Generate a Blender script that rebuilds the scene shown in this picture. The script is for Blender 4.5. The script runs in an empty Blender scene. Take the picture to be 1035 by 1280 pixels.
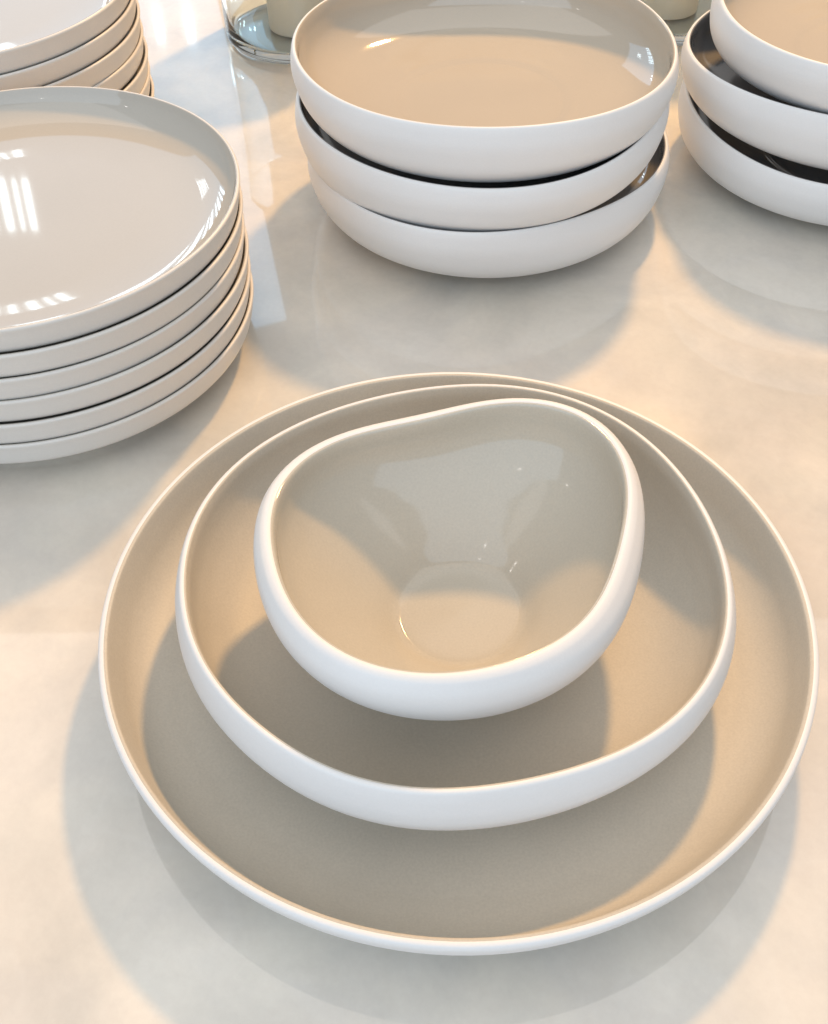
import bpy, math
from mathutils import Matrix, Vector

sc = bpy.context.scene

# ------------------------------------------------------------------ camera
cam_d = bpy.data.cameras.new('camera')
cam_d.sensor_fit = 'HORIZONTAL'
cam_d.sensor_width = 36.0
cam_d.lens = 36.0 * 1400.0 / 1035.0
cam_d.clip_start = 0.01
cam_d.clip_end = 50.0
cam = bpy.data.objects.new('camera', cam_d)
sc.collection.objects.link(cam)
PITCH, ROLL = math.radians(46.82), math.radians(-1.03)
fw = Vector((0, math.cos(PITCH), -math.sin(PITCH)))
up0 = Vector((0, math.sin(PITCH), math.cos(PITCH)))
rt0 = Vector((1, 0, 0))
rt = rt0 * math.cos(ROLL) + up0 * math.sin(ROLL)
up = up0 * math.cos(ROLL) - rt0 * math.sin(ROLL)
M = Matrix((rt, up, -fw)).transposed().to_4x4()
M.translation = Vector((-0.01605, -0.2815, 0.3864))
cam.matrix_world = M
sc.camera = cam

# ------------------------------------------------------------------ light
world = bpy.data.worlds.new('World')
sc.world = world
world.use_nodes = True
bg = world.node_tree.nodes['Background']
bg.inputs['Color'].default_value = (1.0, 0.975, 0.95, 1)
bg.inputs['Strength'].default_value = 0.37


def aim(o, target):
    d = Vector(target) - o.location
    o.rotation_euler = d.to_track_quat('-Z', 'Y').to_euler()


def area(name, loc, target, sx, sy, power, col):
    l = bpy.data.lights.new(name, 'AREA')
    l.shape = 'RECTANGLE'
    l.size, l.size_y = sx, sy
    l.energy = power
    l.color = col
    o = bpy.data.objects.new(name, l)
    sc.collection.objects.link(o)
    o.location = loc
    aim(o, target)
    return o


# the warm ceiling spot behind the table: it throws the sharp shadows
kl = bpy.data.lights.new('ceiling_spot', 'POINT')
kl.energy = 136
kl.color = (1.0, 0.565, 0.20)
kl.shadow_soft_size = 0.075
key = bpy.data.objects.new('ceiling_spot', kl)
sc.collection.objects.link(key)
key.location = (0.50, 1.50, 1.52)

# daylight: a curtained window far left and a wide window behind the camera
COOL = (0.80, 0.91, 1.0)
area('window_light', (-0.80, 1.78, 0.80), (-0.1, 0.1, 0.1), 0.95, 0.85, 3.2, (0.40, 0.69, 1.0))
for wx, ww in ((-0.94, .016), (-0.905, .010), (-0.875, .018), (-0.845, .010), (-0.815, .014), (-0.79, .007), (-0.768, .012)):
    area('curtain_gap_light', (wx, 1.70, 0.970), (wx + 0.25, 0.3, 0.2), ww, 0.10, ww * 0.10 * 26, (0.78, 0.94, 1.0))
for wx in (-0.455, -0.40):
    area('curtain_gap_light', (wx, 1.72, 0.47), (wx + 0.2, 0.6, 0.0), .012, 0.05, 0.02, (0.82, 0.95, 1.0))
for wx, ww in ((-0.74, .02), (-0.80, .035), (-0.86, .018), (-0.91, .03), (-0.98, .02), (-1.04, .04), (-1.12, .025), (-1.20, .04)):
    area('curtain_fold_light', (wx, 1.70, 0.36), (wx + 0.35, 0.3, 0.1), ww, 0.50, ww * 0.50 * 17, (0.70, 0.90, 1.0))
for dx, dy, dz in ((-0.5, -0.9, 1.30), (-1.2, -0.15, 1.05)):
    area('small_downlight', (dx, dy, dz), (0.02, 0.03, 0.05), 0.035, 0.02, 0.06, (1.0, 0.95, 0.88))
# the bright panel of the ceiling above the table
area('ceiling_panel_light', (0.0, 0.30, 1.62), (0.0, 0.30, 0.0), 2.4, 1.9, 11.2, (1.0, 0.975, 0.955))
area('room_window_light', (-0.5, -1.9, 1.25), (0.0, 0.1, 0.0), 4.0, 2.5, 40, (0.64, 0.81, 1.0))

vs = sc.view_settings
vs.view_transform = 'Standard'
vs.look = 'None'
vs.gamma = 1.0
vs.exposure = 0.08
vs.use_curve_mapping = False

sc.render.engine = 'CYCLES'
sc.cycles.use_denoising = True
sc.cycles.max_bounces = 10
sc.cycles.transmission_bounces = 10
sc.cycles.caustics_reflective = True


# ------------------------------------------------------------------ materials
def principled(name):
    m = bpy.data.materials.new(name)
    m.use_nodes = True
    nt = m.node_tree
    return m, nt, nt.nodes['Principled BSDF']


def ceramic(name, col, rough, var=0.04, speck=0.0, bump=0.0, ior=1.5, coat=0.0, scale=60.0, rvar=0.0, wavy=0.0):
    m, nt, b = principled(name)
    tc = nt.nodes.new('ShaderNodeTexCoord')
    n1 = nt.nodes.new('ShaderNodeTexNoise')
    n1.inputs['Scale'].default_value = scale * 0.35
    n1.inputs['Detail'].default_value = 5
    n2 = nt.nodes.new('ShaderNodeTexNoise')
    n2.inputs['Scale'].default_value = scale * 18
    n2.inputs['Detail'].default_value = 3
    nt.links.new(tc.outputs['Object'], n1.inputs['Vector'])
    nt.links.new(tc.outputs['Object'], n2.inputs['Vector'])

    def amount(src, amp):
        mr = nt.nodes.new('ShaderNodeMapRange')
        mr.inputs['From Min'].default_value = 0.25
        mr.inputs['From Max'].default_value = 0.75
        mr.inputs['To Min'].default_value = 1 - amp
        mr.inputs['To Max'].default_value = 1 + amp
        nt.links.new(src, mr.inputs['Value'])
        return mr.outputs['Result']

    mul = nt.nodes.new('ShaderNodeMath')
    mul.operation = 'MULTIPLY'
    nt.links.new(amount(n1.outputs['Fac'], var), mul.inputs[0])
    nt.links.new(amount(n2.outputs['Fac'], speck), mul.inputs[1])
    vm = nt.nodes.new('ShaderNodeVectorMath')
    vm.operation = 'SCALE'
    vm.inputs[0].default_value = col
    nt.links.new(mul.outputs[0], vm.inputs['Scale'])
    nt.links.new(vm.outputs[0], b.inputs['Base Color'])
    b.inputs['Roughness'].default_value = rough
    if rvar:
        mr = nt.nodes.new('ShaderNodeMapRange')
        mr.inputs['To Min'].default_value = max(0.02, rough - rvar)
        mr.inputs['To Max'].default_value = rough + rvar
        nt.links.new(n1.outputs['Fac'], mr.inputs['Value'])
        nt.links.new(mr.outputs['Result'], b.inputs['Roughness'])
    b.inputs['IOR'].default_value = ior
    b.inputs['Coat Weight'].default_value = coat
    b.inputs['Coat Roughness'].default_value = 0.04
    if bump:
        bp = nt.nodes.new('ShaderNodeBump')
        bp.inputs['Strength'].default_value = bump
        bp.inputs['Distance'].default_value = 0.0004
        nt.links.new(n2.outputs['Fac'], bp.inputs['Height'])
        nt.links.new(bp.outputs['Normal'], b.inputs['Normal'])
    if wavy:
        n3 = nt.nodes.new('ShaderNodeTexNoise')
        n3.inputs['Scale'].default_value = 32
        n3.inputs['Detail'].default_value = 2
        nt.links.new(tc.outputs['Object'], n3.inputs['Vector'])
        bp = nt.nodes.new('ShaderNodeBump')
        bp.inputs['Strength'].default_value = wavy
        bp.inputs['Distance'].default_value = 0.001
        nt.links.new(n3.outputs['Fac'], bp.inputs['Height'])
        for sock in ('Normal', 'Coat Normal'):
            nt.links.new(bp.outputs['Normal'], b.inputs[sock])
    return m


MAT = {
    'bisque': ceramic('white_bisque_porcelain', (0.80, 0.795, 0.785), 0.44, 0.02, 0.015, 0.06, rvar=0.08),
    'satin': ceramic('satin_beige_glaze', (0.56, 0.515, 0.435), 0.48, 0.045, 0.06, 0.08, ior=1.38, rvar=0.05),
    'gloss': ceramic('gloss_beige_glaze', (0.555, 0.51, 0.425), 0.09, 0.03, 0.05, 0.0, coat=0.1, wavy=0.12),
    'pasta': ceramic('gloss_sand_glaze', (0.52, 0.455, 0.365), 0.06, 0.02, 0.02, 0.0, coat=0.7, wavy=0.15),
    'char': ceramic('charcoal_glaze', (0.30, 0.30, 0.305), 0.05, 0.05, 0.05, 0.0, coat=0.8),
    'greige': ceramic('greige_glaze', (0.73, 0.695, 0.645), 0.36, 0.02, 0.02, 0.02),
    'blush': ceramic('gloss_blush_glaze', (0.48, 0.45, 0.395), 0.05, 0.02, 0.02, 0.0, coat=0.35),
    'wax': ceramic('cream_wax', (0.78, 0.735, 0.64), 0.5, 0.02, 0.02, 0.05),
    'wick': ceramic('dark_wick', (0.05, 0.04, 0.035), 0.9, 0.1, 0.1, 0.0),
}

gm, gnt, gb = principled('clear_glass')
gb.inputs['Base Color'].default_value = (0.93, 0.985, 0.985, 1)
gb.inputs['Transmission Weight'].default_value = 1.0
gb.inputs['Roughness'].default_value = 0.0
gb.inputs['IOR'].default_value = 1.48
MAT['glass'] = gm


def marble():
    m, nt, b = principled('polished_cream_stone')
    N, L = nt.nodes, nt.links
    tc = N.new('ShaderNodeTexCoord')

    def noise(scale, detail, dist, rough=0.55, off=(0, 0, 0)):
        mp = N.new('ShaderNodeMapping')
        mp.inputs['Location'].default_value = off
        mp.inputs['Rotation'].default_value = (0, 0, 0.6)
        n = N.new('ShaderNodeTexNoise')
        n.inputs['Scale'].default_value = scale
        n.inputs['Detail'].default_value = detail
        n.inputs['Distortion'].default_value = dist
        n.inputs['Roughness'].default_value = rough
        L.new(tc.outputs['Object'], mp.inputs['Vector'])
        L.new(mp.outputs['Vector'], n.inputs['Vector'])
        return n.outputs['Fac']

    def ramp(src, a, ca, c, cc):
        r = N.new('ShaderNodeValToRGB')
        r.color_ramp.elements[0].position = a
        r.color_ramp.elements[0].color = ca
        r.color_ramp.elements[1].position = c
        r.color_ramp.elements[1].color = cc
        L.new(src, r.inputs['Fac'])
        return r.outputs['Color']

    def mix(fac, a, c, mode='MIX'):
        x = N.new('ShaderNodeMix')
        x.data_type = 'RGBA'
        x.blend_type = mode
        if isinstance(fac, float):
            x.inputs['Factor'].default_value = fac
        else:
            L.new(fac, x.inputs['Factor'])
        L.new(a, x.inputs['A'])
        L.new(c, x.inputs['B'])
        return x.outputs['Result']

    base = ramp(noise(5.5, 7, 0.5), 0.32, (0.68, 0.59, 0.50, 1), 0.66, (0.67, 0.645, 0.575, 1))
    cloud = ramp(noise(10.0, 9, 0.4, 0.60, (3, 1, 0)), 0.30, (0.47, 0.455, 0.415, 1), 0.64, (0.83, 0.762, 0.675, 1))
    col = mix(0.5, base, cloud)
    # faint pale veins
    v = noise(7.0, 4, 1.6, 0.5, (7, 2, 0))
    vein = N.new('ShaderNodeMath')
    vein.operation = 'SUBTRACT'
    vein.inputs[1].default_value = 0.5
    L.new(v, vein.inputs[0])
    ab = N.new('ShaderNodeMath')
    ab.operation = 'ABSOLUTE'
    L.new(vein.outputs[0], ab.inputs[0])
    mr = N.new('ShaderNodeMapRange')
    mr.inputs['From Min'].default_value = 0.0
    mr.inputs['From Max'].default_value = 0.035
    mr.inputs['To Min'].default_value = 0.10
    mr.inputs['To Max'].default_value = 0.0
    L.new(ab.outputs[0], mr.inputs['Value'])
    white = N.new('ShaderNodeRGB')
    white.outputs[0].default_value = (0.78, 0.75, 0.70, 1)
    col = mix(mr.outputs['Result'], col, white.outputs[0])
    grain = ramp(noise(260.0, 4, 0.0, 0.7, (1, 5, 0)), 0.30, (0.975, 0.975, 0.975, 1), 0.70, (1.02, 1.03, 1.03, 1))
    col = mix(1.0, col, grain, 'MULTIPLY')
    patch = ramp(noise(15.0, 6, 0.3, 0.55, (9, 4, 0)), 0.44, (0.955, 0.955, 0.96, 1), 0.56, (1.02, 1.015, 1.0, 1))
    col = mix(1.0, col, patch, 'MULTIPLY')
    L.new(col, b.inputs['Base Color'])
    rr = N.new('ShaderNodeMapRange')
    rr.inputs['To Min'].default_value = 0.06
    rr.inputs['To Max'].default_value = 0.13
    L.new(noise(16.0, 4, 0.5), rr.inputs['Value'])
    L.new(rr.outputs['Result'], b.inputs['Roughness'])
    b.inputs['IOR'].default_value = 1.5
    b.inputs['Specular IOR Level'].default_value = 0.25
    b.inputs['Coat Weight'].default_value = 1.0
    b.inputs['Coat IOR'].default_value = 1.88
    b.inputs['Coat Roughness'].default_value = 0.03
    return m


MAT['stone'] = marble()

# ------------------------------------------------------------------ mesh helpers
NA = 144


def link(o, parent=None):
    sc.collection.objects.link(o)
    o.parent = parent
    return o


def tag(o, label, cat, group=None):
    o['label'] = label
    o['category'] = cat
    if group:
        o['group'] = group
    return o


def thing(name, label, cat, loc, rotz=0.0, group=None, tilt=(0.0, 0.0)):
    o = bpy.data.objects.new(name, None)
    o.empty_display_size = 0.03
    link(o)
    o.matrix_world = (Matrix.Translation(loc) @ Matrix.Rotation(tilt[1], 4, 'Y') @ Matrix.Rotation(tilt[0], 4, 'X')
                      @ Matrix.Rotation(rotz, 4, 'Z'))
    return tag(o, label, cat, group)


def smooth(pts, sub=5):
    """Catmull-Rom through profile points, a denser rounded profile."""
    out = []
    n = len(pts)
    for i in range(n - 1):
        p0, p1, p2, p3 = pts[max(i - 1, 0)], pts[i], pts[i + 1], pts[min(i + 2, n - 1)]
        for k in range(sub):
            t = k / sub
            q = []
            for a, b, c, d in zip(p0, p1, p2, p3):
                q.append(0.5 * (2 * b + (c - a) * t + (2 * a - 5 * b + 4 * c - d) * t * t
                                + (3 * b - a - 3 * c + d) * t ** 3))
            out.append(tuple(q))
    out.append(tuple(pts[-1]))
    return out


class Form:
    """Plan outline r(phi) around a mean radius and an undulating rim height."""

    def __init__(self, R, H, coef=(), wave=0.0, wave_at=0.0, bumps=()):
        self.bumps = bumps
        self.R, self.H, self.coef, self.wave, self.wave_at = R, H, coef, wave, wave_at

    def point(self, r, z, ph):
        w = max(0.0, min(1.0, z / self.H))
        s = w * w * (3 - 2 * w)
        s = 0.12 * w + 0.88 * s if w > 0 else 0
        dr = sum(a * math.cos((k + 1) * ph) + b * math.sin((k + 1) * ph) for k, (a, b) in enumerate(self.coef))
        for amp, at, wid in self.bumps:
            d = (ph - at + math.pi) % (2 * math.pi) - math.pi
            dr += amp * math.exp(-(d / wid) ** 2)
        ins = min(1.0, r / (0.5 * self.R))
        rr = r + dr * s * ins
        zz = z + self.wave * math.cos(2 * (ph - self.wave_at)) * w ** 1.5 * ins
        return rr * math.cos(ph), rr * math.sin(ph), zz


def lathe(name, prof, form, mat, cap_start=False, cap_end=False):
    """Loft a profile [(r, z)...] round the axis. r == 0 ends become a pole."""
    verts, faces = [], []
    rings = []
    for r, z in prof:
        if r < 1e-6:
            rings.append([len(verts)])
            verts.append((0, 0, z))
        else:
            idx = []
            for i in range(NA):
                idx.append(len(verts))
                verts.append(form.point(r, z, 2 * math.pi * i / NA))
            rings.append(idx)
    for a, b in zip(rings[:-1], rings[1:]):
        for i in range(NA):
            j = (i + 1) % NA
            if len(a) == 1 and len(b) == 1:
                continue
            if len(a) == 1:
                faces.append((a[0], b[j], b[i]))
            elif len(b) == 1:
                faces.append((a[i], a[j], b[0]))
            else:
                faces.append((a[i], a[j], b[j], b[i]))
    me = bpy.data.meshes.new(name)
    me.from_pydata(verts, [], faces)
    me.polygons.foreach_set('use_smooth', [True] * len(faces))
    me.materials.append(mat)
    me.update()
    return me


def dish_meshes(name, outer, inner, form, foot, shell_mat, glaze_mat, sub=5, glaze_from=2, foot_h=0.003):
    """outer: pole..lip crest; inner: lip crest..pole. Returns shell, glaze, foot meshes."""
    prof = smooth(outer + inner[1:], sub)
    shell = lathe(name + '_shell', prof, form, shell_mat)
    g = smooth(inner, sub)[glaze_from:]
    # the glaze is a 0.25 mm skin whose edge dips back into the clay
    skin = [(g[0][0] + 0.0003, g[0][1] - 0.0001)]
    for i in range(len(g)):
        a, b = g[max(i - 1, 0)], g[min(i + 1, len(g) - 1)]
        tx, tz = b[0] - a[0], b[1] - a[1]
        l = math.hypot(tx, tz) or 1
        nx, nz = tz / l, -tx / l
        off = 0.00025 * min(1.0, i / 2.0)
        r = g[i][0] + nx * off
        skin.append((max(r, 0.0) if g[i][0] > 1e-6 else 0.0, g[i][1] + nz * off))
    glaze = lathe(name + '_glaze', skin, form, glaze_mat)
    fr, fw_ = foot
    ring = [(fr - fw_, foot_h + 0.0012), (fr - fw_ * 0.9, 0.0008), (fr - fw_ * 0.5, 0.0), (fr + fw_ * 0.2, 0.0),
            (fr + fw_ * 0.6, 0.0007), (fr + fw_, foot_h + 0.0012)]
    fm = lathe(name + '_foot', smooth(ring, 3), Form(form.R, 1.0), shell_mat)
    return shell, glaze, fm


def place_dish(meshes, name, label, cat, loc, rotz=0.0, group=None, tilt=(0, 0)):
    t = thing(name, label, cat, loc, rotz, group, tilt)
    for part, me in zip(('shell', 'glaze_lining', 'foot_ring'), meshes):
        link(bpy.data.objects.new(part, me), t)
    return t


# ------------------------------------------------------------------ the table
def slab(name, x0, x1, y0, y1, t, bev, mat):
    import bmesh
    bm = bmesh.new()
    bmesh.ops.create_cube(bm, size=1.0)
    for v in bm.verts:
        v.co = Vector(((x0 + x1) / 2 + v.co.x * (x1 - x0), (y0 + y1) / 2 + v.co.y * (y1 - y0), -t / 2 + v.co.z * t))
    bmesh.ops.bevel(bm, geom=list(bm.edges), offset=bev, segments=3, affect='EDGES')
    me = bpy.data.meshes.new(name)
    bm.to_mesh(me)
    bm.free()
    me.materials.append(mat)
    return bpy.data.objects.new(name, me)


table = slab('table_top', -1.1, 1.1, -0.75, 1.15, 0.03, 0.004, MAT['stone'])
link(table)
table['kind'] = 'structure'

# ------------------------------------------------------------------ dinner plate in front
plate_form = Form(0.139, 0.036)
plate_outer = [(0, .006), (.06, .006), (.09, .0062), (.110, .0075), (.1245, .0112), (.1335, .0180),
               (.1393, .0262), (.1409, .0314), (.1413, .0340), (.1407, .0355), (.1394, .0360)]
plate_inner = [(.1394, .0360), (.1382, .0356), (.1374, .0346), (.1352, .0285), (.1318, .0210), (.1265, .0160),
               (.1185, .0132), (.1060, .0120), (.06, .0120), (0, .0120)]
plate_m = dish_meshes('dinner_plate', plate_outer, plate_inner, plate_form, (.082, .004), MAT['bisque'], MAT['satin'],
                      foot_h=.005)
place_dish(plate_m, 'dinner_plate', 'large beige glazed plate with thin white rim, carrying the two nested bowls', 'plate',
           (0, 0, 0))

# ------------------------------------------------------------------ wide bowls (one design)
wide_coef = ((-.0012, .0013), (.0020, 0.0), (.0009, -.0001), (-.0010, -.0013))
wide_outer = [(0, .003), (.045, .003), (.060, .0034), (.076, .0055), (.0875, .0092), (.0955, .0140), (.1035, .0215),
              (.1078, .0290), (.1082, .0345), (.1068, .0400), (.1055, .0431), (.1047, .0443), (.1037, .0447)]
wide_inner = [(.1037, .0447), (.1028, .0444), (.1023, .0435), (.1017, .0405), (.1014, .0345), (.1002, .0280),
              (.0965, .0205), (.0890, .0140), (.0780, .0105), (.062, .0093), (.03, .0090), (0, .0090)]
tall_outer = [(0, .003), (.045, .003), (.060, .0032), (.076, .0042), (.0885, .0066), (.0965, .0100), (.1018, .0140),
              (.1062, .0205), (.1086, .0285), (.1092, .0345), (.1084, .0400), (.1075, .0431), (.1068, .0442), (.1060, .0446)]
tall_inner = [(.1060, .0446), (.1053, .0443), (.1049, .0434), (.1045, .0405), (.1042, .0345), (.1022, .0270),
              (.0965, .0205), (.0870, .0152), (.0740, .0118), (.060, .0099), (.0530, .0093), (.0490, .0086), (.0440, .0082),
              (.02, .0080), (0, .0080)]


def wide_bowl(kind, shell, glaze, outer, inner, coef=wide_coef, wave=.0042, at=math.radians(50), gf=3, bumps=()):
    return dish_meshes('wide_bowl_' + kind, outer, inner, Form(outer[-1][0], .0447, coef, wave, at, bumps), (.055, .004),
                       MAT[shell], MAT[glaze], glaze_from=gf)


mid_m = wide_bowl('satin', 'bisque', 'satin', wide_outer, wide_inner,
                  bumps=((-.0022, math.radians(228), .35), (.0006, math.radians(262), .30)))
place_dish(mid_m, 'wide_bowl', 'wide shallow white bowl with beige inside, standing on the large plate', 'bowl',
           (-.001, .002, .01235))

# ------------------------------------------------------------------ small bowl
small_form = Form(.0672, .060, ((-.0037, .0016), (.0005, .0052), (-.0010, .0026), (-.0018, -.0009)), .0034,
                  math.radians(50), ((.0030, math.radians(148), .60), (-.0003, math.radians(105), .35)))
small_outer = [(0, .0025), (.020, .0025), (.027, .0032), (.038, .0080), (.050, .0155), (.0618, .0260), (.0702, .0380),
               (.0737, .0470), (.0733, .0535), (.0709, .0578), (.0692, .0594), (.0674, .0600)]
small_inner = [(.0674, .0600), (.0660, .0595), (.0652, .0582), (.0650, .0550), (.0650, .0490), (.0636, .0430),
               (.0592, .0360), (.0515, .0288), (.0425, .0215), (.0340, .0147), (.0284, .0098), (.0264, .0083),
               (.0247, .0075), (.0225, .0072), (.012, .0071), (0, .0071)]
small_m = dish_meshes('small_bowl', small_outer, small_inner, small_form, (.0225, .003), MAT['bisque'], MAT['gloss'],
                      glaze_from=4)
place_dish(small_m, 'small_bowl', 'small deep white bowl of rounded triangular shape, innermost of the nested set', 'bowl',
           (.0017, -.0028, .0217))

# ------------------------------------------------------------------ stacks of wide bowls
top_coef = ((0.0, 0.0), (.0030, .0), (-.0008, .0010), (-.0010, -.0006))
lobed = ((-.0010, .0010), (.0026, .0010), (.0018, -.0010), (-.0006, -.0008))
sand_m = wide_bowl('sand', 'bisque', 'pasta', tall_outer, tall_inner, top_coef, .0008, math.radians(90))
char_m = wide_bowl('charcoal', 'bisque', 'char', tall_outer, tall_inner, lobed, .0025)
D = math.radians
STACKS = (
    ('middle stack at the back', (.030, .3505), ((D(20), .003, .0, 0, 0), (D(150), -.002, .000, .0306, D(-1.9)), (D(0), -.001, .0, .0606, D(0.2)))),
    ('stack at the right edge', (.270, .393), ((D(100), -.002, .0, 0, 0), (D(200), -.004, .0, 0.0345, D(0.6)), (D(60), .005, -.002, .0660, D(-0.3)))),
)
for where, (sx, sy), bowls in STACKS:
    for i, (rz, dx, dy, z, ty) in enumerate(bowls):
        pos = ('bottom', 'middle', 'top')[i]
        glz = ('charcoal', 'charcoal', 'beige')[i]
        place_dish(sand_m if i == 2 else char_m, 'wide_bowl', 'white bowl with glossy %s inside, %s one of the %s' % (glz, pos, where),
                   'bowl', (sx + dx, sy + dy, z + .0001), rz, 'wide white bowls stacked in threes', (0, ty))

# ------------------------------------------------------------------ stacks of plates
side_form = Form(.1118, .0280)
side_outer = [(0, .0035), (.06, .0035), (.082, .0040), (.095, .0058), (.1035, .0088), (.1085, .0122), (.1117, .0150),
              (.1129, .0195), (.1137, .0240), (.1143, .0266), (.1141, .0276), (.1134, .0280)]
side_inner = [(.1134, .0280), (.1127, .0277), (.1123, .0269), (.1107, .0235), (.1072, .0195), (.1015, .0160),
              (.0940, .0137), (.083, .0123), (.070, .0116), (.058, .0115), (.03, .0115), (0, .0115)]
side_outer = [(r * .985, z) for r, z in side_outer]
side_inner = [(r * .985, z) for r, z in side_inner]
side_m = dish_meshes('side_plate', side_outer, side_inner, side_form, (.090, .003), MAT['greige'], MAT['blush'], glaze_from=3)
ORD = ('top', 'second from the top', 'third from the top', 'fourth from the top', 'fifth from the top',
       'sixth from the top', 'seventh from the top')
PITCHZ = .0131
import random
rnd = random.Random(4)
for where, (px, py), n in (('front stack at the left edge', (-.2127, .2140), 6), ('rear stack in the far left corner', (-.300, .440), 7)):
    for k in range(n):
        place_dish(side_m, 'side_plate', 'greige plate, %s of the %s' % (ORD[n - 1 - k], where), 'plate',
                   (px + rnd.uniform(-.0006, .0006), py + rnd.uniform(-.0006, .0006), .0001 + k * PITCHZ),
                   rnd.uniform(0, 6.28), 'greige plates in two stacks',
                   (D(rnd.uniform(-.22, .22)) if k else 0, D(rnd.uniform(-.22, .22)) if k else 0))


# ------------------------------------------------------------------ glass candle holders
round_form = Form(.06, 1.0)
jar_prof = smooth([(0, .001), (.050, .001), (.0555, .0018), (.0585, .005), (.0592, .012), (.0595, .05), (.0595, .12),
                   (.0590, .1310), (.0578, .1318), (.0566, .1310), (.0562, .12), (.0562, .05), (.0560, .026),
                   (.0540, .0105), (.048, .0080), (.02, .0075), (0, .0075)], 4)
jar_me = lathe('glass_jar', jar_prof, round_form, MAT['glass'])
candle_prof = smooth([(0, 0), (.023, 0), (.0245, .001), (.025, .004), (.025, .07), (.0242, .0735), (.022, .0748),
                      (.02, .0735), (0, .073)], 4)
candle_me = lathe('pillar_candle', candle_prof, round_form, MAT['wax'])
wick_me = lathe('wick', [(0, .072), (.0011, .072), (.0010, .083), (0, .0835)], round_form, MAT['wick'])
for lab, side, (jx, jy) in (('left', 'left', (-.098, .602)), ('right', 'right', (.192, .622))):
    j = tag(link(bpy.data.objects.new('glass_jar', jar_me)),
            'thick clear glass jar behind the middle bowl stack, on its %s side' % side, 'glass jar', 'glass jars at the back')
    j.location = (jx, jy, 0)
    c = thing('pillar_candle', 'cream candle inside the glass jar at the back %s' % side, 'candle', (jx, jy, .0079), 0,
              'candles in the glass jars')
    link(bpy.data.objects.new('wax', candle_me), c)
    link(bpy.data.objects.new('wick', wick_me), c)
